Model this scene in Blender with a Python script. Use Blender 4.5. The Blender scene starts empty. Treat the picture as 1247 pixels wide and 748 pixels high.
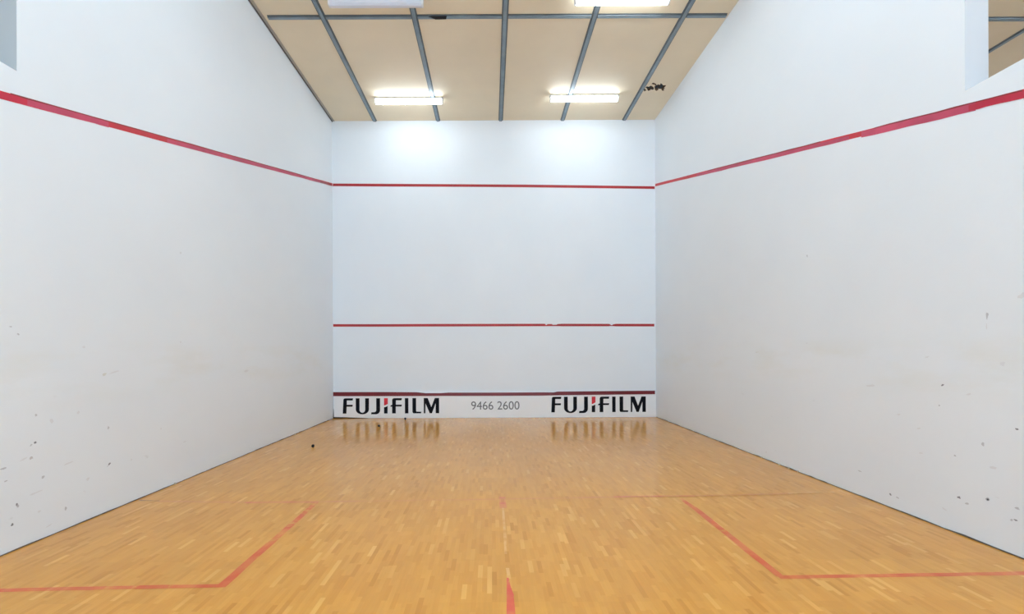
import bpy, bmesh, math, random
from mathutils import Vector
random.seed(7)
sc = bpy.context.scene
col = sc.collection
R = math.radians

# ------------------------------------------------------------------ camera model (for the survey of the court)
F, PX, PY, ROLL = 622.0, 598.0, 430.0, R(0.25)
CAM_Z = 1.269
XL, XR, YF, ZC = -3.10, 3.235, 10.02, 5.834      # left wall, right wall, front wall, ceiling
YB = -3.0                                        # end of the room behind the court
YEL, YER = 3.347, 3.477                          # the upper side walls stop here
HL, HR = 3.13, 3.04                             # height of the low side walls beyond
TW = 0.16

def ray(px, py):
    a, b = px - PX, py - PY
    dx = a*math.cos(ROLL) - b*math.sin(ROLL)
    dy = a*math.sin(ROLL) + b*math.cos(ROLL)
    return dx/F, -dy/F
def on_floor(px, py):
    x, z = ray(px, py); t = -CAM_Z/z
    return (x*t, t)
def on_ceiling(px, py):
    x, z = ray(px, py); t = (ZC-CAM_Z)/z
    return (x*t, t)
def on_side(px, py, X):
    x, z = ray(px, py); t = X/x
    return (t, CAM_Z + z*t)
def on_front(px, py):
    x, z = ray(px, py)
    return (x*YF, CAM_Z + z*YF)

# ------------------------------------------------------------------ helpers
class MB:
    """collects polygons of one mesh"""
    def __init__(self): self.v, self.f, self.m = [], [], []
    def poly(self, pts, mi=0):
        n = len(self.v); self.v += [tuple(p) for p in pts]
        self.f.append(list(range(n, n+len(pts)))); self.m.append(mi)
    def prism(self, loop, off, mi=0):
        """closed prism: loop of points, extruded by the vector off"""
        n = len(loop); b = len(self.v)
        self.v += [tuple(p) for p in loop] + [tuple(Vector(p)+Vector(off)) for p in loop]
        self.f.append(list(range(b, b+n))); self.m.append(mi)
        self.f.append(list(range(b+2*n-1, b+n-1, -1))); self.m.append(mi)
        for i in range(n):
            j = (i+1) % n
            self.f.append([b+j, b+i, b+n+i, b+n+j]); self.m.append(mi)
    def box(self, a, b, mi=0):
        (x0, y0, z0), (x1, y1, z1) = a, b
        self.prism([(x0,y0,z0),(x1,y0,z0),(x1,y1,z0),(x0,y1,z0)], (0,0,z1-z0), mi)
    def build(self, name, mats, parent=None, bevel=0, smooth=False):
        me = bpy.data.meshes.new(name)
        me.from_pydata(self.v, [], self.f)
        for m in (mats if isinstance(mats, (list, tuple)) else [mats]): me.materials.append(m)
        for p, mi in zip(me.polygons, self.m): p.material_index = mi
        bm = bmesh.new(); bm.from_mesh(me)
        bmesh.ops.recalc_face_normals(bm, faces=bm.faces)
        bm.to_mesh(me); bm.free()
        if smooth:
            for p in me.polygons: p.use_smooth = True
        o = bpy.data.objects.new(name, me); col.objects.link(o)
        if parent: o.parent = parent
        if bevel:
            b = o.modifiers.new('bevel', 'BEVEL'); b.width = bevel; b.segments = 2; b.limit_method = 'ANGLE'
        return o

def tag(o, label, cat, group=None):
    o['kind'] = 'thing'; o['label'] = label; o['category'] = cat
    if group: o['group'] = group
    return o
def structure(o):
    o['kind'] = 'structure'; return o
def empty(name, loc):
    o = bpy.data.objects.new(name, None); col.objects.link(o); o.location = loc
    o.empty_display_size = 0.1
    return o
def copy_tree(o, parent=None):
    c = o.copy(); col.objects.link(c)
    if parent: c.parent = parent
    for ch in [k for k in bpy.data.objects if k.parent == o]: copy_tree(ch, c)
    return c

# ------------------------------------------------------------------ materials
def mat(name, colour=(.8,.8,.8), rough=.5, metal=0, spec=.5):
    m = bpy.data.materials.new(name); m.use_nodes = True
    b = m.node_tree.nodes['Principled BSDF']
    b.inputs['Base Color'].default_value = (*colour, 1)
    b.inputs['Roughness'].default_value = rough
    b.inputs['Metallic'].default_value = metal
    b.inputs['Specular IOR Level'].default_value = spec
    return m
def N(t, kind, **kw):
    n = t.nodes.new(kind)
    for k, v in kw.items(): setattr(n, k, v)
    return n
def ramp(t, fac, stops):
    r = N(t, 'ShaderNodeValToRGB'); e = r.color_ramp.elements
    while len(e) < len(stops): e.new(.5)
    for k, (p, c) in zip(e, stops):
        k.position = p; k.color = (*c, 1) if len(c) == 3 else c
    t.links.new(fac, r.inputs[0]); return r.outputs[0]
def noise(t, vec, scale, detail=4, rough=.55):
    n = N(t, 'ShaderNodeTexNoise')
    n.inputs['Scale'].default_value = scale; n.inputs['Detail'].default_value = detail
    n.inputs['Roughness'].default_value = rough
    t.links.new(vec, n.inputs['Vector']); return n.outputs['Fac']
def math_(t, op, a, b=None):
    n = N(t, 'ShaderNodeMath', operation=op)
    for i, v in enumerate((a, b)):
        if v is None: continue
        if isinstance(v, (int, float)): n.inputs[i].default_value = v
        else: t.links.new(v, n.inputs[i])
    return n.outputs[0]
def mix(t, fac, a, b, blend='MIX'):
    n = N(t, 'ShaderNodeMix', data_type='RGBA', blend_type=blend)
    for s, v in (('Factor', fac), ('A', a), ('B', b)):
        k = [i for i in n.inputs if i.name == s and i.type == ('VALUE' if s == 'Factor' else 'RGBA')][0]
        if isinstance(v, (int, float)): k.default_value = v
        elif isinstance(v, tuple): k.default_value = (*v, 1)
        else: t.links.new(v, k)
    return [o for o in n.outputs if o.type == 'RGBA'][0]
def scaled(t, vec, s):
    n = N(t, 'ShaderNodeVectorMath', operation='MULTIPLY'); n.inputs[1].default_value = s
    t.links.new(vec, n.inputs[0]); return n.outputs[0]

def wood_nodes(t):
    """mosaic parquet: short narrow fingers laid towards the front wall; returns colour, roughness"""
    g = N(t, 'ShaderNodeNewGeometry').outputs['Position']
    s = N(t, 'ShaderNodeSeparateXYZ'); t.links.new(g, s.inputs[0])
    x, y = s.outputs[0], s.outputs[1]
    FW, FL = .027, .17
    row = math_(t, 'FLOOR', math_(t, 'DIVIDE', x, FW))
    w1 = N(t, 'ShaderNodeTexWhiteNoise', noise_dimensions='1D'); t.links.new(row, w1.inputs['W'])
    yy = math_(t, 'ADD', math_(t, 'DIVIDE', y, FL), w1.outputs['Value'])
    cell = math_(t, 'FLOOR', yy)
    cv = N(t, 'ShaderNodeCombineXYZ'); t.links.new(row, cv.inputs[0]); t.links.new(cell, cv.inputs[1])
    w2 = N(t, 'ShaderNodeTexWhiteNoise', noise_dimensions='2D'); t.links.new(cv.outputs[0], w2.inputs['Vector'])
    c = ramp(t, w2.outputs['Value'], WOOD)
    # wider bands: boards glued up from several fingers
    row2 = math_(t, 'FLOOR', math_(t, 'DIVIDE', x, FW*5)); cell2 = math_(t, 'FLOOR', math_(t, 'DIVIDE', y, .52))
    cv2 = N(t, 'ShaderNodeCombineXYZ'); t.links.new(row2, cv2.inputs[0]); t.links.new(cell2, cv2.inputs[1])
    w3 = N(t, 'ShaderNodeTexWhiteNoise', noise_dimensions='2D'); t.links.new(cv2.outputs[0], w3.inputs['Vector'])
    c = mix(t, .4, c, ramp(t, w3.outputs['Value'], [(0,(.88,.86,.83)),(.5,(1,1,1)),(1,(1.09,1.08,1.04))]), 'MULTIPLY')
    # grain along the fingers
    gr = noise(t, scaled(t, g, (70, 5, 1)), 1, 2)
    c = mix(t, .4, c, ramp(t, gr, [(.25,(.88,.86,.82)),(.75,(1.07,1.07,1.06))]), 'MULTIPLY')
    # broad wear and colour drift
    wear = noise(t, scaled(t, g, (1, .8, 1)), .9, 4)
    c = mix(t, 1, c, ramp(t, wear, [(.3,(.95,.92,.88)),(.7,(1.04,1.05,1.06))]), 'MULTIPLY')
    rg = noise(t, scaled(t, g, (3, .7, 1)), 2.2, 4)
    rr = N(t, 'ShaderNodeMapRange'); t.links.new(rg, rr.inputs[0])
    rr.inputs[1].default_value = .3; rr.inputs[2].default_value = .7
    rr.inputs[3].default_value = .16; rr.inputs[4].default_value = .20
    return c, rr.outputs[0], g
WOOD = [(0,(.545,.236,.032)),(.10,(.61,.277,.041)),(.5,(.64,.301,.048)),(.93,(.67,.322,.054)),(.97,(.715,.362,.073)),(1,(.75,.40,.09))]

def floor_mat():
    m = mat('parquet'); t = m.node_tree; b = t.nodes['Principled BSDF']
    c, r, g = wood_nodes(t)
    t.links.new(c, b.inputs['Base Color']); t.links.new(r, b.inputs['Roughness'])
    b.inputs['Specular IOR Level'].default_value = .25
    return m
def floor_paint(name, colour, cover, soft=.06, stretch=(9,9,1)):
    """line paint on the parquet, worn through where the noise is high; cover 0..1"""
    m = mat(name); t = m.node_tree; b = t.nodes['Principled BSDF']
    c, r, g = wood_nodes(t)
    n = noise(t, scaled(t, g, stretch), 1, 6, .6)
    th = .32 + .36*cover
    f = ramp(t, n, [(max(0,th-soft),(1,1,1)),(min(1,th+soft),(0,0,0))])
    pale = mix(t, .5, c, ramp(t, noise(t, scaled(t, g, (14,4,1)), 1, 4), [(.3,colour),(.7,tuple(min(1,k*1.15+.02) for k in colour))]))
    full = mix(t, .8, c, colour)
    paint = mix(t, ramp(t, noise(t, scaled(t, g, (5,5,1)), 1, 3), [(.35,(0,0,0)),(.6,(1,1,1))]), pale, full)
    b.inputs['Specular IOR Level'].default_value = .25; t.links.new(mix(t, f, c, paint), b.inputs['Base Color']); t.links.new(r, b.inputs['Roughness'])
    return m

def wall_mat(name, base, stain):
    m = mat(name, rough=.55, spec=.3); t = m.node_tree; b = t.nodes['Principled BSDF']
    g = N(t, 'ShaderNodeNewGeometry').outputs['Position']
    n = noise(t, scaled(t, g, (1, .6, .9)), 1.1, 5)
    c = mix(t, 1, base, ramp(t, n, [(.3,(.965,.97,.975)),(.7,(1,1,1))]), 'MULTIPLY')
    # faint rub band at racket height, long and flat
    s = N(t, 'ShaderNodeSeparateXYZ'); t.links.new(g, s.inputs[0])
    band = ramp(t, math_(t, 'DIVIDE', s.outputs[2], 3.0), [(.28,(0,0,0)),(.36,(1,1,1)),(.42,(1,1,1)),(.47,(0,0,0))])
    n2 = noise(t, scaled(t, g, (.7, .55, 2.2)), 1.3, 5, .6)
    f = math_(t, 'MULTIPLY', band, ramp(t, n2, [(.45,(0,0,0)),(.7,(1,1,1))]))
    c = mix(t, math_(t, 'MULTIPLY', f, stain), c, (.70,.69,.60))
    # tiny flecks low down
    n3 = noise(t, scaled(t, g, (9, 6, 16)), 1, 2)
    low = ramp(t, math_(t, 'DIVIDE', s.outputs[2], 3.0), [(.0,(1,1,1)),(.45,(0,0,0))])
    f3 = math_(t, 'MULTIPLY', low, ramp(t, n3, [(.73,(0,0,0)),(.79,(1,1,1))]))
    c = mix(t, math_(t, 'MULTIPLY', f3, .35), c, (.45,.47,.5))
    t.links.new(c, b.inputs['Base Color'])
    bp = N(t, 'ShaderNodeBump'); bp.inputs['Strength'].default_value = .06; bp.inputs['Distance'].default_value = .01
    t.links.new(noise(t, scaled(t, g, (1,1,1)), 30, 3), bp.inputs['Height']); t.links.new(bp.outputs[0], b.inputs['Normal'])
    return m
def varied(name, colour, amt, scale, rough=.5, metal=0):
    m = mat(name, colour, rough, metal); t = m.node_tree; b = t.nodes['Principled BSDF']
    g = N(t, 'ShaderNodeNewGeometry').outputs['Position']
    n = noise(t, scaled(t, g, scale), 1, 5, .6)
    lo = tuple(k*(1-amt) for k in colour); hi = tuple(min(1, k*(1+amt)) for k in colour)
    t.links.new(ramp(t, n, [(.3, lo), (.7, hi)]), b.inputs['Base Color'])
    return m

WHITE = (.785,.845,.905)
M_wall = wall_mat('white_plaster', WHITE, .35)
M_front = wall_mat('white_plaster_front', WHITE, .08)
M_floor = floor_mat()
M_ceil = varied('tan_ceiling_board', (.785,.69,.515), .05, (.7,.7,.7), .6)
M_flange_shade = varied('flange_edge_shade', (.10,.125,.14), .2, (3,3,3), .5, .2)  # shadow lines along the strip edges, put into a darker colour
M_strip = varied('grey_steel_strip', (.22,.285,.33), .2, (3,3,3), .42, .25)
M_edge_shade = varied('edge_gap_shade', (.085,.08,.08), .3, (8,8,8), .6)
M_edgepale = varied('pale_edge_angle', (.40,.38,.34), .1, (3,3,3), .5)
M_dark = mat('roof_void', (.012,.011,.010), .9)
M_torn = varied('torn_lining', (.075,.045,.022), .6, (30,30,30), .9)
M_redwall = varied('red_wall_paint', (.53,.016,.032), .14, (2,2,2), .5)
M_redfront = varied('red_front_paint', (.37,.009,.015), .15, (3,3,3), .5)
M_crimson = varied('crimson_wall_paint', (.50,.010,.045), .2, (2,2,2), .5)
M_rose = varied('worn_rose_paint', (.50,.055,.12), .2, (2.5,2.5,6), .55)
M_darkred = varied('dark_red_paint', (.24,.012,.022), .2, (3,3,3), .45)
M_tin = mat('white_board', (.84,.87,.90), .35)
M_black = mat('black_vinyl', (.004,.005,.010), .6, 0, .12)
M_accent = mat('red_vinyl', (.62,.015,.035), .4)
M_number = mat('grey_vinyl', (.13,.14,.16), .45)
M_rubber = mat('black_rubber', (.006,.005,.005), .6, 0, .2)
M_gap = varied('dirty_joint', (.10,.085,.07), .5, (20,20,20), .9)
M_chip = varied('plaster_crumb', (.50,.44,.32), .3, (30,30,30), .9)
M_scuff_d = mat('scuff_dark', (.22,.24,.28), .7)
M_scuff_m = mat('scuff_grey', (.52,.55,.60), .7)
M_scuff_l = mat('scuff_pale', (.70,.735,.78), .7)
M_stain = mat('scuff_yellow', (.66,.69,.68), .7)
M_house = mat('white_enamel', (.72,.73,.75), .4)
M_spine = mat('grey_enamel', (.42,.43,.44), .45)
M_acrylic = mat('white_acrylic', (.66,.69,.77), .35)
def glow(name, colour, power):
    m = mat(name, (.9,.9,.9), .4); b = m.node_tree.nodes['Principled BSDF']
    m.cycles.emission_sampling = 'FRONT'
    b.inputs['Emission Color'].default_value = (*colour, 1); b.inputs['Emission Strength'].default_value = power
    return m
COOL = (.715,.868,1.0)
M_lit = glow('lit_diffuser', (.83,.925,1.0), 17)
M_fill_back = glow('fill_diffuser_back', COOL, 42)  # for unseen lamps added to even out the light
M_fill_rear = glow('fill_diffuser_rear', COOL, 100)

# ------------------------------------------------------------------ room shell
XLL, XRR = -9.8, 9.9                             # outer walls of the neighbouring courts
mb = MB(); mb.box((XLL-.2, YB-.2, -.12), (XRR+.2, YF+.25, 0))
structure(mb.build('floor', M_floor))

# ceiling with ragged holes torn through the lining
holes_px = [
    [(797.2,106.6),(797.6,104.6),(799.6,104.2),(801.2,103.2),(803.8,103.9),(804.6,101.9),(806.4,103.0),(807.0,104.3),(809.9,104.2),(807.6,105.7),(809.0,107.6),(806.4,107.0),(803.8,107.6),(801.0,107.4),(799.3,108.2)],
    [(787.6,106.0),(790.0,106.4),(793.2,105.2),(795.4,106.8),(796.6,108.0),(794.4,108.6),(791.8,107.6),(789.0,107.3)],
    [(782.2,109.4),(784.4,107.9),(786.2,108.2),(784.8,109.9),(783.2,110.0)],
    [(794.2,101.0),(796.2,100.8),(798.6,102.2),(797.2,102.7),(795.2,102.2)],
]
holes_px[1] = [(785.9,106.9),(787.6,105.2),(790.0,105.7),(792.6,104.4),(794.4,105.4),(796.0,106.6),(796.2,108.9),(794.2,109.4),(791.6,108.3),(788.8,108.0)]
holes_px[0] = [(797.0,106.9),(797.4,104.2),(799.6,103.9),(801.2,102.8),(803.8,103.4),(804.6,101.2),(806.6,102.6),(807.4,103.9),(810.9,103.9),(808.3,105.7),(809.6,108.2),(806.6,107.6),(803.9,108.3),(801.0,107.9),(799.0,108.9)]
bm = bmesh.new()
def loop(pts, z):
    vs = [bm.verts.new((x, y, z)) for x, y in pts]
    return [bm.edges.new((vs[i], vs[(i+1) % len(vs)])) for i in range(len(vs))]
T = .02
def sheet(z):
    e = loop([(XLL-.2, YB-.2), (XRR+.2, YB-.2), (XRR+.2, YF+.25), (XLL-.2, YF+.25)], z)
    for h in holes_px: e += loop([on_ceiling(*p) for p in h], z)
    bmesh.ops.triangle_fill(bm, use_beauty=True, use_dissolve=False, edges=e)
sheet(ZC)
me = bpy.data.meshes.new('ceiling'); bm.normal_update()
for f in bm.faces:
    if f.normal.z > 0: f.normal_flip()
bm.to_mesh(me); bm.free(); me.materials.append(M_ceil)
ceil = bpy.data.objects.new('ceiling', me); col.objects.link(ceil); structure(ceil)
mb = MB()                                        # dark roof space above
mb.box((XLL-.2, YB-.2, ZC+.30), (XRR+.2, YF+.25, ZC+.42))
structure(mb.build('roof_deck', M_dark))

def blob(cx, cy, rx, ry, n=9, jag=.35, ang=0):
    out = []
    for i in range(n):
        a = 2*math.pi*i/n; k = 1 + random.uniform(-jag, jag)
        u, v = rx*k*math.cos(a), ry*k*math.sin(a)
        out.append((cx + u*math.cos(ang) - v*math.sin(ang), cy + u*math.sin(ang) + v*math.cos(ang)))
    return out

# scuffs on the side walls: (px, py, width cm along, height cm, material, tilt)
L_scuff = [(13,398,2,.8,2,0),(22,407,1.2,1.5,2,.4),(102,423,2.5,1.5,3,0),(220,417,2,2.2,3,.5),(127,456,4,1.8,4,.2),(139,453.5,9,1.0,3,.2),
 (44,505.5,1.5,1.5,2,0),(63,513,2,3,3,.4),(95,503,2,2,3,0),(132,521,2.2,2,2,.4),(42.5,539.3,1.8,1.0,1,.3),(38,542,2,1.2,2,.6),(38,558,2.2,1.5,2,.2),
 (133,565.5,2.4,1.4,1,.3),(131,568,2,.7,2,.7),(3,571,3.5,1.0,2,.1),(7,586,2.2,.9,2,0),(52,581,2,1.5,2,.2),(84,564,7,1.0,3,.15),(107,584,2.4,1.8,3,.3),
 (21,615,1.6,2.4,2,.3),(20.5,614,1.0,1.2,1,0),(48,623,2,1.2,3,0),(80,619.5,1.8,1.8,2,0),(15,639,1.8,1.2,1,0),(44,600,8,.8,3,.12),(160,560,2,1.4,3,0),
 (220,308,2.6,1.8,3,.3),(196,522,2,1.5,3,.2),(225,538,5,.9,3,.1),(300,452,9,2.4,3,.1),(60,640,4,.7,3,.2),(28,560,5,1,3,.2)]
R_scuff = [(1202,385,.9,3.4,2,.1),(1203,383,.7,2.0,2,.3),(1201.5,398,.8,4,3,0),(1244,361,4,3,3,.3),(982.6,418,2.4,.9,3,0),(922,429,6,.7,4,.05),(1148,469,1.9,1.1,1,.3),(1144,494,1.5,1.2,2,.2),
 (1238.6,523,2.0,1.2,1,0),(1221,443,2.5,2.5,3,0),(1197,541,1.5,2,2,.3),(1163,555,1.6,1.4,2,0),(1122,552,3,.8,3,.2),(1047,574,4,.7,2,0),
 (1084.5,602.5,2.4,1.5,1,-.4),(1093,606,3,.9,2,-.2),(1168,606,2.0,1.4,1,0),(1178,613.5,2.4,.9,2,.2),(1203,608.7,2.2,2.0,2,0),(1203,608.7,1.2,1.2,1,.2),
 (1239,619.5,2.4,1.4,2,0),(1232,633.5,1.4,1.0,2,0),(1237,633.6,2,1.0,1,.1),(933,551,2.4,1.6,3,.2),(1129,435,3,.8,3,.1),(1119,522,3,1,3,.1),(983,312,1.4,2.2,2,.3),
 (1150,620,5,.8,3,-.3),(1135,640,2,1,3,0),(1060,470,7,1.6,3,.1),(1095,505,3,1,3,.2),(1180,480,3,1,3,.3),(1210,570,4,1.2,3,.1),(945,549,1.2,1.0,3,0)]
SC = [M_wall, M_scuff_d, M_scuff_m, M_scuff_l, M_stain, varied('end_face_shade', (.40,.435,.46), .03, (1,1,1), .7), varied('end_face_shade_pale', (.60,.635,.68), .02, (1,1,1), .7)]  # last two are end-face greys with the shade put into the colour

def side_wall(name, X, out, H, scuffs, TW, end, YE):
    mb = MB()
    # one profile in the Y-Z plane, stepped where the high wall stops
    prof = [(X, YB, 0), (X, YF, 0), (X, YF, ZC), (X, YE, ZC), (X, YE, H), (X, YB, H)]
    mb.prism(prof, (out*TW, 0, 0))
    mb.m[5] = end              # the upright end face of the high part, coloured as shaded
    for px, py, w, h, mi, tilt in scuffs:
        y, z = on_side(px, py, X)
        if z < .02: continue
        a = tilt if X < 0 else -tilt
        mb.poly([(X - out*.0008, yy, zz) for yy, zz in blob(y, z, w*.006, h*.006, 9, .4, a)], mi)
    return structure(mb.build(name, SC))
side_wall('wall_left', XL, -1, HL, L_scuff, .24, 5, YEL)
side_wall('wall_right', XR, 1, HR, R_scuff, TW, 6, YER)

mb = MB(); mb.box((XLL-.2, YF, 0), (XRR+.2, YF+.2, ZC)); structure(mb.build('wall_front', M_front))
# the back wall, behind the camera, with a wide framed window added to let in fill daylight
WX0, WX1, WZ0, WZ1 = -3.0, 3.1, .35, 2.75
mb = MB()
for a, b in (((XLL-.2, YB-.2, 0), (WX0, YB, ZC)), ((WX1, YB-.2, 0), (XRR+.2, YB, ZC)), ((WX0, YB-.2, 0), (WX1, YB, WZ0)), ((WX0, YB-.2, WZ1), (WX1, YB, ZC))): mb.box(a, b)
structure(mb.build('wall_back', M_front))
mb = MB(); fw = .05
for x in (WX0, WX0+2.0166, WX0+4.0332, WX1-fw): mb.box((x, YB-.14, WZ0), (x+fw, YB-.06, WZ1))
for z_ in (WZ0, WZ1-fw): mb.box((WX0+fw, YB-.138, z_), (WX1-fw, YB-.062, z_+fw))
win = structure(mb.build('fill_window_1', M_spine))
gm = bpy.data.materials.new('fill_window_glass'); gm.use_nodes = True; t = gm.node_tree; t.nodes.remove(t.nodes['Principled BSDF'])
tr = N(t, 'ShaderNodeBsdfTransparent'); gl = N(t, 'ShaderNodeBsdfGlossy'); gl.inputs['Roughness'].default_value = 0; mx = N(t, 'ShaderNodeMixShader'); mx.inputs[0].default_value = .07
t.links.new(tr.outputs[0], mx.inputs[1]); t.links.new(gl.outputs[0], mx.inputs[2]); t.links.new(mx.outputs[0], t.nodes['Material Output'].inputs[0])
for k in range(3):
    mb = MB(); x = WX0 + fw + k*2.0166; mb.box((x, YB-.103, WZ0+fw), (x+1.9666, YB-.097, WZ1-fw)); mb.build('fill_window_pane', gm, win)
mb = MB(); mb.box((XLL-.2, YB, 0), (XLL, YF, ZC)); structure(mb.build('wall_far_left', M_front))
mb = MB(); mb.box((XRR, YB, 0), (XRR+.2, YF, ZC)); structure(mb.build('wall_far_right', M_front))

# dirty open joints between floor and side walls, ragged on top, with crumbs of plaster
def joint(name, X, inward, seed):
    rnd = random.Random(seed); mb = MB()
    y = YB + .05; pts = []
    while y < YF - .02:
        pts.append((y, rnd.choice([.004,.006,.007,.009,.005]) * rnd.uniform(.7, 1.25))); y += rnd.uniform(.05, .16)
    for (y0, h0), (y1, h1) in zip(pts, pts[1:]):
        mb.prism([(X, y0, .0003), (X, y1, .0003), (X, y1, h1), (X, y0, h0)], (inward*.006, 0, 0), 0)
        if rnd.random() < .10:
            w = rnd.uniform(.012, .03)
            mb.prism([(X, y0, .0003), (X, y0+w, .0003), (X, y0+w*.7, .014), (X, y0+w*.2, .011)], (inward*rnd.uniform(.010,.02), 0, 0), 1)
    return structure(mb.build(name, [M_gap, M_chip]))
joint('baseboard_left', XL, 1, 3); joint('baseboard_right', XR, -1, 5)

# edge angle along the left ceiling line, its shadow gap coloured in as a dark strip
mb = MB()
mb.prism([(XL, YEL, ZC-.022), (XL+.012, YEL, ZC-.022), (XL+.012, YEL, ZC-.001), (XL, YEL, ZC-.001)], (0, YF-YEL-.002, 0), 0)
mb.prism([(XL+.012, YEL, ZC-.006), (XL+.05, YEL, ZC-.006), (XL+.05, YEL, ZC-.001), (XL+.012, YEL, ZC-.001)], (0, YF-YEL-.002, 0), 1)
structure(mb.build('trim_1', [M_edge_shade, M_edgepale]))

# ------------------------------------------------------------------ steel cover strips on the ceiling
W2 = .043
def strip_profile():
    # hat section: flanges, sloped sides, raised middle with a shallow groove
    return [(-W2, 0), (-W2, .004), (-.029, .006), (-.024, .022), (-.008, .022), (-.005, .018), (.005, .018), (.008, .022), (.024, .022), (.029, .006), (W2, .004), (W2, 0)]
def flanges(mb):                                # edge shade painted dark on outer flanges and sloped sides
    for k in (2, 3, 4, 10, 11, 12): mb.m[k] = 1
def strip_y(x, y0, y1, label, group='lengthwise ceiling strips'):
    mb = MB(); mb.prism([(x+u, y0, ZC-.0005-d) for u, d in strip_profile()], (0, y1-y0, 0))
    flanges(mb)
    return tag(mb.build('ceiling_strip', [M_strip, M_flange_shade]), label, 'ceiling strip', group)
labels = ['lengthwise grey steel ceiling strip nearest the left wall, left of the front left lamp',
          'lengthwise grey steel ceiling strip crossing above the front left lamp',
          'lengthwise grey steel ceiling strip midway between the two front lamps',
          'lengthwise grey steel ceiling strip crossing above the front right lamp',
          'lengthwise grey steel ceiling strip beside the torn dark hole in the ceiling']
for x, lb in zip((-2.259, -1.018, .209, 1.421, 2.63), labels): strip_y(x, YB+.01, YF-.001, lb)
strip_y(7.6, YB+.01, YF-.001, 'short run of lengthwise grey strip seen through the upper right opening', None)

def strip_x(y, x0, x1, label, group):
    c = (x0+x1)/2
    r = empty('ceiling_cross_strip', (c, y, ZC)); tag(r, label, 'ceiling strip', group)
    mb = MB(); mb.prism([(x0-c, u, -.0005-d) for u, d in strip_profile()], (x1-x0, 0, 0))
    flanges(mb)
    mb.build('strip', [M_strip, M_flange_shade], r)
    return r
edges = [XL+.10] + [-2.259, -1.018, .209, 1.421, 2.63] + [XR-.03]
bays = ['between the left wall and the first lengthwise strip', 'behind the unlit lamp, between the first two lengthwise strips', 'with the black patch, left of the middle lengthwise strip',
        'right of the middle lengthwise strip', 'behind the lit lamp, left of the rightmost lengthwise strip', 'between the rightmost lengthwise strip and the right wall']
for k in range(6):
    a0 = edges[k] + (0 if k == 0 else W2+.0005); a1 = edges[k+1] - (0 if k == 5 else W2+.0005)
    cs = strip_x(6.92, a0, a1, 'grey cross strip on the ceiling ' + bays[k], 'cross strips over the court')
    if k == 2:                                   # black patch over a break in this strip
        cx = cs.location.x
        a, b = on_ceiling(522, 20.5)[0], on_ceiling(544.5, 20)[0]
        mb = MB()
        mb.prism([(a-cx, -.030, -.0225), (a+.05-cx, -.046, -.0225), (b-cx, -.046, -.0225), (b-.015-cx, .022, -.0225), (a+.09-cx, .026, -.0225), (a+.04-cx, -.012, -.0225)], (0, 0, -.004))
        o = mb.build('black_patch', M_rubber, cs); o['label'] = 'black patch covering a break in the cross strip'
strip_x(7.02, XR+TW+.05, 7.6-W2-.001, 'grey cross strip seen through the upper right opening', None)

# torn lining hanging from the hole
mb = MB()
hx, hy = on_ceiling(797, 106)
root = empty('ceiling_lining_tear', (hx, hy, ZC)); tag(root, 'ragged torn dark lining hanging at the hole in the tan ceiling', 'damaged lining')
for k, (p, q, drop) in enumerate([((797.4,107.6),(800.8,107.4),.035),((801,104.0),(803.6,104.4),.03),((805.5,106.9),(808.3,107.2),.04),((807.6,104.5),(811,103.6),.03),
                                  ((788.2,107),(792,107.8),.03),((793,105.4),(795.6,106.6),.03),((784.6,109.4),(786.2,109.0),.02),((795,101.0),(799,102.0),.02),((798.6,103.6),(797.6,105),.025)]):
    (x0, y0), (x1, y1) = on_ceiling(*p), on_ceiling(*q)
    mb = MB(); j = lambda s: random.uniform(-s, s)
    top = [(x0-hx, y0-hy, .004), (x1-hx, y1-hy, .004)]
    low = [(x1-hx+j(.02), y1-hy+.02+j(.02), -drop*.6), ((x0+x1)/2-hx+j(.02), (y0+y1)/2-hy+.03+j(.02), -drop), (x0-hx+j(.015), y0-hy+.01+j(.02), -drop*.4)]
    mb.prism(top+low, (.001, .004, .001))
    mb.build('flap', M_torn, root)

# ------------------------------------------------------------------ fluorescent lamps
def lamp(loc, lit):
    r = empty('ceiling_light', loc)
    L, D = .61, .585
    mb = MB(); mb.prism([(-L, -.034, -.0005), (-L, .034, -.0005), (-L, .034, -.022), (-L, .028, -.028), (-L, -.028, -.028), (-L, -.034, -.022)], (2*L, 0, 0))
    mb.build('base_channel', M_spine if lit else M_house, r)
    mb = MB(); n = 10 if lit else 28; prof = []    # an unlit diffuser shows its ribs
    for i in range(n+1):                         # ribbed rounded diffuser
        a = math.pi*i/n
        k = 1 if lit else 1 + (.05 if i % 2 else -.03)
        prof.append((-D, -.047*math.copysign(abs(math.cos(a))**.55, math.cos(a))*k, -.0285 - .066*(math.sin(a)**.55)*k))
    mb.prism(prof, (2*D, 0, 0)); mb.build('diffuser', M_lit if lit else M_acrylic, r)
    for s in (-1, 1):
        mb = MB(); x0 = s*D
        prof = [(x0, -.05*math.copysign(abs(math.cos(math.pi*i/16))**.5, math.cos(math.pi*i/16)), -.028 - .069*math.sin(math.pi*i/16)**.5) for i in range(17)]
        mb.prism(prof, (s*.02, 0, 0)); mb.build('end_cap', M_house, r)
    return r
z = ZC - .0225
lamp_lit = lamp((-1.443, 9.10, ZC-.001), True)
tag(lamp_lit, 'lit white tube lamp on the ceiling near the front wall, left of centre', 'ceiling light', 'ceiling lamps')
lamp_off = lamp((-1.454, 6.545, ZC-.001), False)
tag(lamp_off, 'unlit white ribbed tube lamp at the upper left edge of the ceiling', 'ceiling light', 'ceiling lamps')
def more(x, y, label, group='ceiling lamps', src=None):
    c = copy_tree(src or lamp_lit); c.location = (x, y, ZC-.001); c['label'] = label; c['group'] = group; return c
more(1.666, 9.03, 'lit white tube lamp on the ceiling near the front wall, nearest the torn hole')
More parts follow.
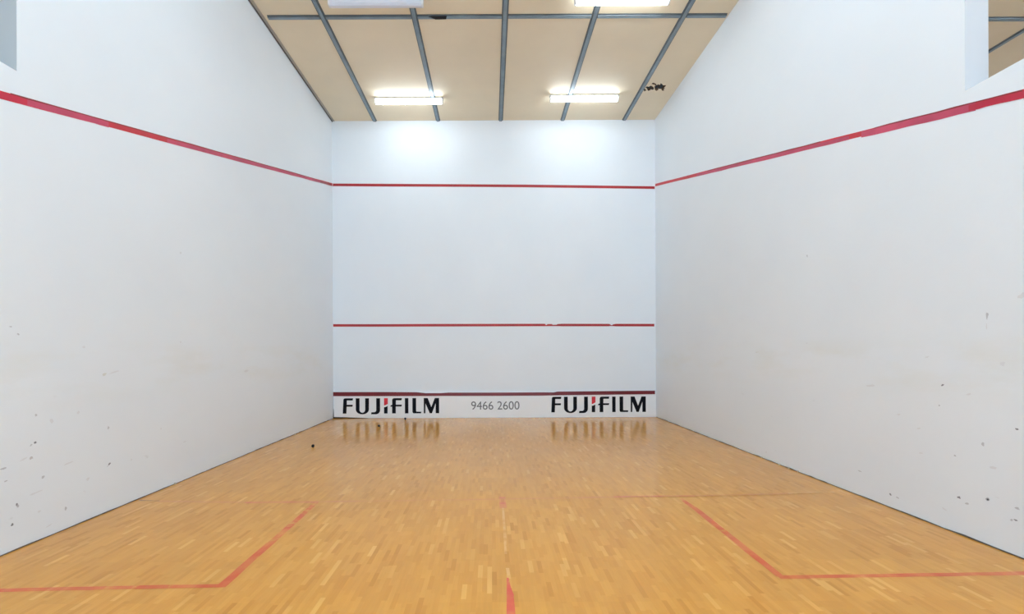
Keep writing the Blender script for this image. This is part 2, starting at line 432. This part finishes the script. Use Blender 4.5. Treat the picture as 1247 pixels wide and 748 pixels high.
more(1.69, 6.52, 'lit white tube lamp at the top edge, in front of the cross strip')
fill_lamp_back = lamp((-1.45, 4.0, ZC-.001), True)  # unseen lamp added to brighten the court from behind
tag(fill_lamp_back, 'added unseen tube lamp filling in light over the back half of the court', 'ceiling light', 'added fill lamps over the back of the court')
[k for k in bpy.data.objects if k.parent == fill_lamp_back and k.name.startswith('diffuser')][0].data.materials[0] = M_fill_back
fill_lamp_rear = copy_tree(fill_lamp_back); fill_lamp_rear.location = (-1.45, 1.45, ZC-.001)
for k in [k for k in bpy.data.objects if k.parent == fill_lamp_rear and k.name.startswith('diffuser')]:
    k.data = k.data.copy(); k.data.materials[0] = M_fill_rear
# more unseen lamps added over the back half and next door as fill
for x, y in [(1.68,4.0),(1.68,1.45)]:
    more(x, y, 'added unseen tube lamp filling in light over the back half of the court', 'added fill lamps over the back of the court', fill_lamp_back if y > 3 else fill_lamp_rear)
for x, y in [(5.2,7.0),(8.3,5.0),(5.2,1.5),(-5.0,2.5)]:
    more(x, y, 'added unseen tube lamp filling in light over the court next door', 'added fill lamps over the courts next door', fill_lamp_rear)
# lamps that sit on a strip are packed down below it
for o in [k for k in bpy.data.objects if k.name.startswith('ceiling_light')]:
    o.location.z = ZC - .0226
    
# ------------------------------------------------------------------ red lines on the walls
def ribbon_side(name, X, top, bot, mats, label, inward, extra=()):
    """paint on a side wall between two lists of (y, z); extra = (polygon of (y, z), material index)"""
    mb = MB()
    for i in range(len(top)-1):
        mb.poly([(X+inward*.0012, *top[i]), (X+inward*.0012, *top[i+1]), (X+inward*.0012, *bot[i+1]), (X+inward*.0012, *bot[i])], 0)
    for k, (p, mi) in enumerate(extra):
        mb.poly([(X+inward*(.0016+.0003*k), y, z_) for y, z_ in p], mi)
    return tag(mb.build(name, mats), label, 'court line')
def zl(y): return 4.585 - .2455*(YF - y)         # centre of the left out line
def zr(y): return 4.548 - .2485*(YF - y)         # centre of the right out line
ys = [YF-.0015 - i*(9.75/30) for i in range(31)]
def frac(zf, y, a, b): return (y, zf(y) + a), (y, zf(y) + b)
def band(zf, y0, y1, a, b, n=8, wob=.003):
    t = [(y0+(y1-y0)*i/n, zf(y0+(y1-y0)*i/n) + a + random.uniform(-wob, wob)) for i in range(n+1)]
    u = [(y0+(y1-y0)*i/n, zf(y0+(y1-y0)*i/n) + b + random.uniform(-wob, wob)) for i in range(n+1)]
    return t + u[::-1]
ribbon_side('wall_out_line', XL, [(y, zl(y)+.026+random.uniform(-.002,.002)) for y in ys], [(y, zl(y)-.026+random.uniform(-.002,.002)) for y in ys],
    [M_redwall, M_rose, M_darkred, M_crimson], 'long sloping red line high on the left wall', 1,
    [(band(zl, 3.36, 4.15, .018, -.026), 1), (band(zl, 4.9, 9.5, .012, -.027, 12), 1), (band(zl, 3.3, 9.0, .027, .017, 14, .002), 2), (band(zl, 2.9, 3.42, .016, -.024), 3), (band(zl, 9.3, 9.95, .02, -.024), 2)])
def ybt(px, py): return on_side(px, py, XR)[0]
ribbon_side('wall_out_line', XR, [(y, zr(y)+.026+random.uniform(-.002,.002)) for y in ys], [(y, zr(y)-.024+random.uniform(-.002,.002)) for y in ys],
    [M_redwall, M_rose, M_darkred, M_crimson], 'long sloping red line high on the right wall', -1,
    [(band(zr, 3.4, 4.45, .020, -.034), 1), (band(zr, 4.6, 8.0, .012, -.026, 12), 1), (band(zr, 3.1, 4.3, .027, .017, 8, .002), 2), (band(zr, 2.9, 3.45, .016, -.026), 3), (band(zr, 5.0, 7.6, .027, .016, 10, .002), 2)])

def ribbon_front(name, pts, mats, label, y=YF-.0012, chips=()):
    """paint on the front wall: pts = (px, top py, bottom py) surveyed along the line"""
    mb = MB()
    P = [(on_front(p, t), on_front(p, b)) for p, t, b in pts]
    for (t0, b0), (t1, b1) in zip(P, P[1:]):
        mb.poly([(t0[0], y, t0[1]), (t1[0], y, t1[1]), (b1[0], y, b1[1]), (b0[0], y, b0[1])], 0)
    for c in chips:
        mb.poly([(q[0], y-.0004, q[1]) for q in (on_front(*p) for p in c)], 1)
    return tag(mb.build(name, mats), label, 'court line')
ribbon_front('wall_out_line', [(405.3,223.6,226.8),(480,224.0,227.3),(560,224.4,227.6),(640,224.9,228.2),(720,225.9,229.2),(797.3,227,230.2)],
    [M_redfront, M_front], 'level red line across the upper front wall')
ribbon_front('wall_service_line', [(405.8,394.9,398.0),(470,394.9,398.0),(530,394.6,397.8),(600,394.5,397.6),(662,394.4,397.4),(666,394.8,397.3),(680,394.7,397.3),(684,394.4,397.5),(741,394.5,397.5),(743,395.0,397.2),(747,395.1,397.3),(750,394.5,397.6),(796.8,394.5,397.7)],
    [M_redfront, M_front], 'thin red line across the middle of the front wall',
    chips=[[(664,394.6),(666.5,394.4),(666.2,395.7),(664.6,395.9)],[(672,394.8),(679,394.6),(678,395.5),(673,395.6)],[(743,394.8),(746.5,394.7),(746,396.0),(744,396.1)]])

# ------------------------------------------------------------------ sponsor board (the tin) along the foot of the front wall
TY = YF - .024                                    # face of the board
root = empty('sponsor_board', (0, TY, 0)); tag(root, 'white board with black lettering along the foot of the front wall', 'sign board')
def wf(px, py):                                   # point on the board's face
    x, z_ = ray(px, py); return x*TY, CAM_Z + z_*TY
mb = MB()
bx0, bx1 = XL+.018, XR-.008
ztop = .502
mb.prism([(bx0, 0, .028), (-2.85, 0, .022), (-2.4, 0, .004), (-1.6, 0, .0012), (bx1, 0, .0012), (bx1, 0, ztop), (bx0, 0, ztop)], (0, .0235, 0))
mb.build('board', M_tin, root)
mb = MB()                                        # black strip painting in the shade where the board lifts at its left end
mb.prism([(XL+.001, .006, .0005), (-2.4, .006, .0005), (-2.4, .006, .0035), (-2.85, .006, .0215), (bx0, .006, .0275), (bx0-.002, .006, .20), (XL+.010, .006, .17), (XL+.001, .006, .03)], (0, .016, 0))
o = mb.build('gap_shade', M_rubber, root); o['label'] = 'black strip drawn as the shaded gap under the lifted left end of the board'
mb = MB()
tp = [(405.9,477.7,482.6),(470,477.6,482.5),(508,477.8,482.4),(518,478.9,482.4),(536,478.9,482.3),(546,478.2,482.3),(600,478.2,482.2),(660,477.9,481.9),(674,478.0,481.6),(679,477.0,481.5),(740,476.4,480.8),(797.5,475.9,480.2)]
front = [(wf(p, t), wf(p, b)) for p, t, b in tp]
for (t0, b0), (t1, b1) in zip(front, front[1:]):
    mb.prism([(t0[0], -.001, t0[1]), (t1[0], -.001, t1[1]), (b1[0], -.001, b1[1]), (b0[0], -.001, b0[1])], (0, -.007, 0))
o = mb.build('top_strip', varied('tin_red', (.16,.004,.010), .15, (3,3,3), .4), root)
o['label'] = 'dark red strip along the top of the board'

# letters surveyed in board units (u to the right, v up; cap height 154)
def arc(cx, cy, rx, ry, a0, a1, n=10):
    return [(cx+rx*math.cos(R(a0+(a1-a0)*i/n)), cy+ry*math.sin(R(a0+(a1-a0)*i/n))) for i in range(n+1)]
LET = []
LET.append([(146,0),(182,0),(185,70),(243,70),(247,89),(186,89),(187,132),(246,132),(250,154),(172,154)] + arc(170,136,18,18,90,180,5))
LET.append([(277,154),(277,42)] + arc(343,42,66,50,180,360,14) + [(410,154),(372,154),(372,38)] + arc(343,40,29,32,0,-180,10) + [(315,38),(315,154)])
LET.append([(483,154),(522,154),(522,34)] + arc(478,34,44,42,0,-90,8) + [(430,-8),(434,12),(462,13)] + arc(462,34,21,21,-90,0,6))
LET.append([(562,0),(597,0),(598,76),(592,73),(580,66),(562,62)])
LET.append([(643,0),(680,0),(680,70),(738,70),(742,88),(681,88),(682,132),(738,132),(743,154),(668,154)] + arc(664,134,20,20,90,180,5) + [(644,86),(632,83),(624,72),(630,68),(643,69)])
LET.append([(772,0),(807,0),(807,154),(772,154)])
LET.append([(848,154),(848,16)] + arc(864,16,16,16,180,270,5) + [(934,0),(938,16),(890,17),(885,22),(885,154)])
LET.append([(962,0),(978,0),(980,100),(1022,0),(1044,0),(1082,100),(1082,0),(1117,0),(1117,154),(1074,154),(1038,62),(1002,154),(962,154)])
RED = [(562,154),(600,154),(600,96),(588,90),(574,83),(562,79)]
def lettering(px0, px1, py_top, py_bot):
    x0, zt = wf(px0, py_top); x1, zb = wf(px1, py_bot)
    su = (x1-x0)/971.0; sv = (zt-zb)/154.0
    q = lambda L: [(x0+(u-146)*su, -.0004, zb+v*sv) for u, v in L]
    mb = MB()
    for L in LET: mb.prism(q(L), (0, -.0016, 0))
    o = mb.build('lettering', M_black, root)
    mb = MB(); mb.prism(q(RED), (0, -.0016, 0))
    r = mb.build('red_accent', M_accent, o)
    return o
lettering(417.4, 534.8, 485.3, 503.4)['label'] = 'black lettering at the left end of the board'
lettering(671.3, 786.4, 483.4, 501.8)['label'] = 'black lettering at the right end of the board'
cu = bpy.data.curves.new('number', 'FONT'); cu.body = '9466 2600'; cu.size = .2; cu.extrude = .0006
tmp = bpy.data.objects.new('number', cu); col.objects.link(tmp)
me = bpy.data.meshes.new_from_object(tmp.evaluated_get(bpy.context.evaluated_depsgraph_get()))
bpy.data.objects.remove(tmp); bpy.data.curves.remove(cu)
xs = [v.co.x for v in me.vertices]; zs = [v.co.y for v in me.vertices]
(nx0, nzt), (nx1, nzb) = wf(573.8, 489.0), wf(632.6, 498.9)
for v in me.vertices:
    x, y, z_ = v.co
    v.co = (nx0+(x-min(xs))/(max(xs)-min(xs))*(nx1-nx0), -.001-z_, nzb+(y-min(zs))/(max(zs)-min(zs))*(nzt-nzb))
me.materials.clear(); me.materials.append(M_number)
o = bpy.data.objects.new('phone_number', me); col.objects.link(o); o.parent = root
o['label'] = 'thin grey number in the middle of the board'

# ------------------------------------------------------------------ red lines on the floor
RED_F = (.60,.055,.020)
P_box = floor_paint('floor_red', RED_F, .93)
P_boxw = floor_paint('floor_red_worn', RED_F, .72, .10)
P_faint = floor_paint('floor_red_faint', (.62,.12,.075), .66, .2, (4,14,1))
P_half = floor_paint('floor_red_half', (.64,.05,.05), .95)
P_pale = floor_paint('bare_wood', (.74,.43,.14), .7, .12)
P_groove = floor_paint('dirty_groove', (.13,.08,.035), .8, .1)
FZ = .0006
def floor_line(name, pieces, mats, label, wid=.05, widths=None):
    """pieces: (px0, py0, px1, py1, material index[, width0, width1]) surveyed on the floor"""
    mb = MB(); k = 0
    for pc in pieces:
        x0, y0, x1, y1, mi = pc[:5]; w0, w1 = pc[5:] if len(pc) > 5 else (wid, wid)
        a, b = Vector(on_floor(x0, y0)), Vector(on_floor(x1, y1)); d = (b-a).normalized(); n = Vector((-d.y, d.x))
        S = max(2, int((b-a).length/.12))
        L = []
        for i in range(S+1):
            t = i/S; c = a.lerp(b, t); w = (w0+(w1-w0)*t)/2
            L.append((c+n*(w+random.uniform(-.0025,.0025)), c-n*(w+random.uniform(-.0025,.0025))))
        for (p0, q0), (p1, q1) in zip(L, L[1:]):
            mb.poly([(*p0, FZ+.0002*k), (*p1, FZ+.0002*k), (*q1, FZ+.0002*k), (*q0, FZ+.0002*k)], mi)
        k += 1
    return tag(mb.build(name, mats), label, 'floor line')
floor_line('service_box_line', [(386.5,611,329,662,1,.046,.05),(329.6,661.4,268,715.5,0,.05,.055)], [P_box, P_boxw], 'red line of the left service box running away from the camera')
floor_line('service_box_line', [(-10,719.6,118,716.6,0),(117,716.6,168,715.4,1),(167,715.4,276,713.6,0)], [P_box, P_boxw], 'red cross line of the left service box ending at the left wall', wid=.042)
floor_line('service_box_line', [(829,607.5,845,618.5,1,.03,.05),(844.5,618,950.5,702.6,0,.05,.05)], [P_box, P_boxw], 'red line of the right service box running away from the camera')
floor_line('service_box_line', [(948,703.2,1080,701.2,0),(1079,701.2,1262,698.2,0)], [P_box, P_boxw], 'red cross line of the right service box ending at the right wall', wid=.044)
floor_line('short_line', [(170,609.6,196,610.4,2,.03,.02),(194,610.6,300,612.2,1,.045,.04),(299,612.2,388,611.6,0,.045,.05),(388,611.5,600,608.4,1,.04,.04),(600,608.4,748,605.6,1,.035,.045),(747,605.6,792,604.6,0,.045,.045),(792,604.8,846,604.4,0,.05,.05),(846,604.4,962,601.4,1,.04,.04),(960,601.2,1016,599.4,3,.032,.03)],
    [P_faint, floor_paint('floor_red_trace', (.60,.19,.09), .36, .25, (3,14,1)), P_groove, P_pale], 'faded red line crossing the court floor in front of both service boxes')
floor_line('half_court_line', [(611.5,605.5,612.6,619,0,.055,.06),(612.7,618.8,616,675,1,.022,.016)],
    [P_faint, P_pale, P_half], 'faint far remnant of the middle floor line, nearest the front wall')
floor_line('half_court_line', [(618.2,692,619.5,705,1,.02,.02),(617.8,704,621.6,726,2,.012,.036),(621.5,725.5,623.3,765,2,.038,.044)],
    [P_faint, P_pale, P_half], 'red near end of the middle floor line, running towards the camera')

# ------------------------------------------------------------------ squash balls
def ball():
    bm = bmesh.new(); bmesh.ops.create_uvsphere(bm, u_segments=24, v_segments=16, radius=.0205)
    me = bpy.data.meshes.new('squash_ball'); bm.to_mesh(me); bm.free(); me.materials.append(M_rubber)
    for p in me.polygons: p.use_smooth = True
    o = bpy.data.objects.new('squash_ball', me); col.objects.link(o)
    return o
b0 = ball(); x, y = on_floor(381, 545.0); b0.location = (x, y, .0206)
tag(b0, 'black rubber ball lying out on the floor towards the left wall', 'ball', 'black squash balls')
for (px, py), lb in [((461.5, 520.2), 'black rubber ball on the floor in front of the left lettering'), ((493.5, 511.3), 'black rubber ball touching the foot of the white board')]:
    o = b0.copy(); col.objects.link(o); x, y = on_floor(px, py); y = min(y, TY-.0215); o.location = (x, y, .0206); o['label'] = lb

# fill daylight through the added window: a sampling portal on the opening
pl = bpy.data.lights.new('fill_window_portal', 'AREA'); pl.shape = 'RECTANGLE'; pl.size = WX1-WX0; pl.size_y = WZ1-WZ0
pl.cycles.is_portal = True
po = bpy.data.objects.new('fill_window_portal', pl); col.objects.link(po)
po.location = ((WX0+WX1)/2, YB-.05, (WZ0+WZ1)/2); po.rotation_euler = (R(90), 0, 0)
# ------------------------------------------------------------------ camera, world, output
w = bpy.data.worlds.new('world'); sc.world = w; w.use_nodes = True
w.node_tree.nodes['Background'].inputs[0].default_value = (.60,.80,1,1)
w.node_tree.nodes['Background'].inputs[1].default_value = 6.2
cam = bpy.data.cameras.new('camera'); co = bpy.data.objects.new('camera', cam); col.objects.link(co)
co.location = (0, 0, CAM_Z); co.rotation_euler = (R(90), ROLL, 0)
cam.sensor_width = 36; cam.lens = F/1247*36
cam.shift_x = (623.5-PX)/1247; cam.shift_y = (PY-374)/1247
cam.clip_start = .05
sc.camera = co
vs = sc.view_settings
sc.display_settings.display_device = 'sRGB'
vs.view_transform = 'Standard'; vs.look = 'None'; vs.gamma = 1; vs.use_curve_mapping = False
vs.exposure = 0.34
sc.cycles.max_bounces = 14; sc.cycles.diffuse_bounces = 10; sc.cycles.glossy_bounces = 4
sc.cycles.use_denoising = True
sc.cycles.sample_clamp_indirect = 8
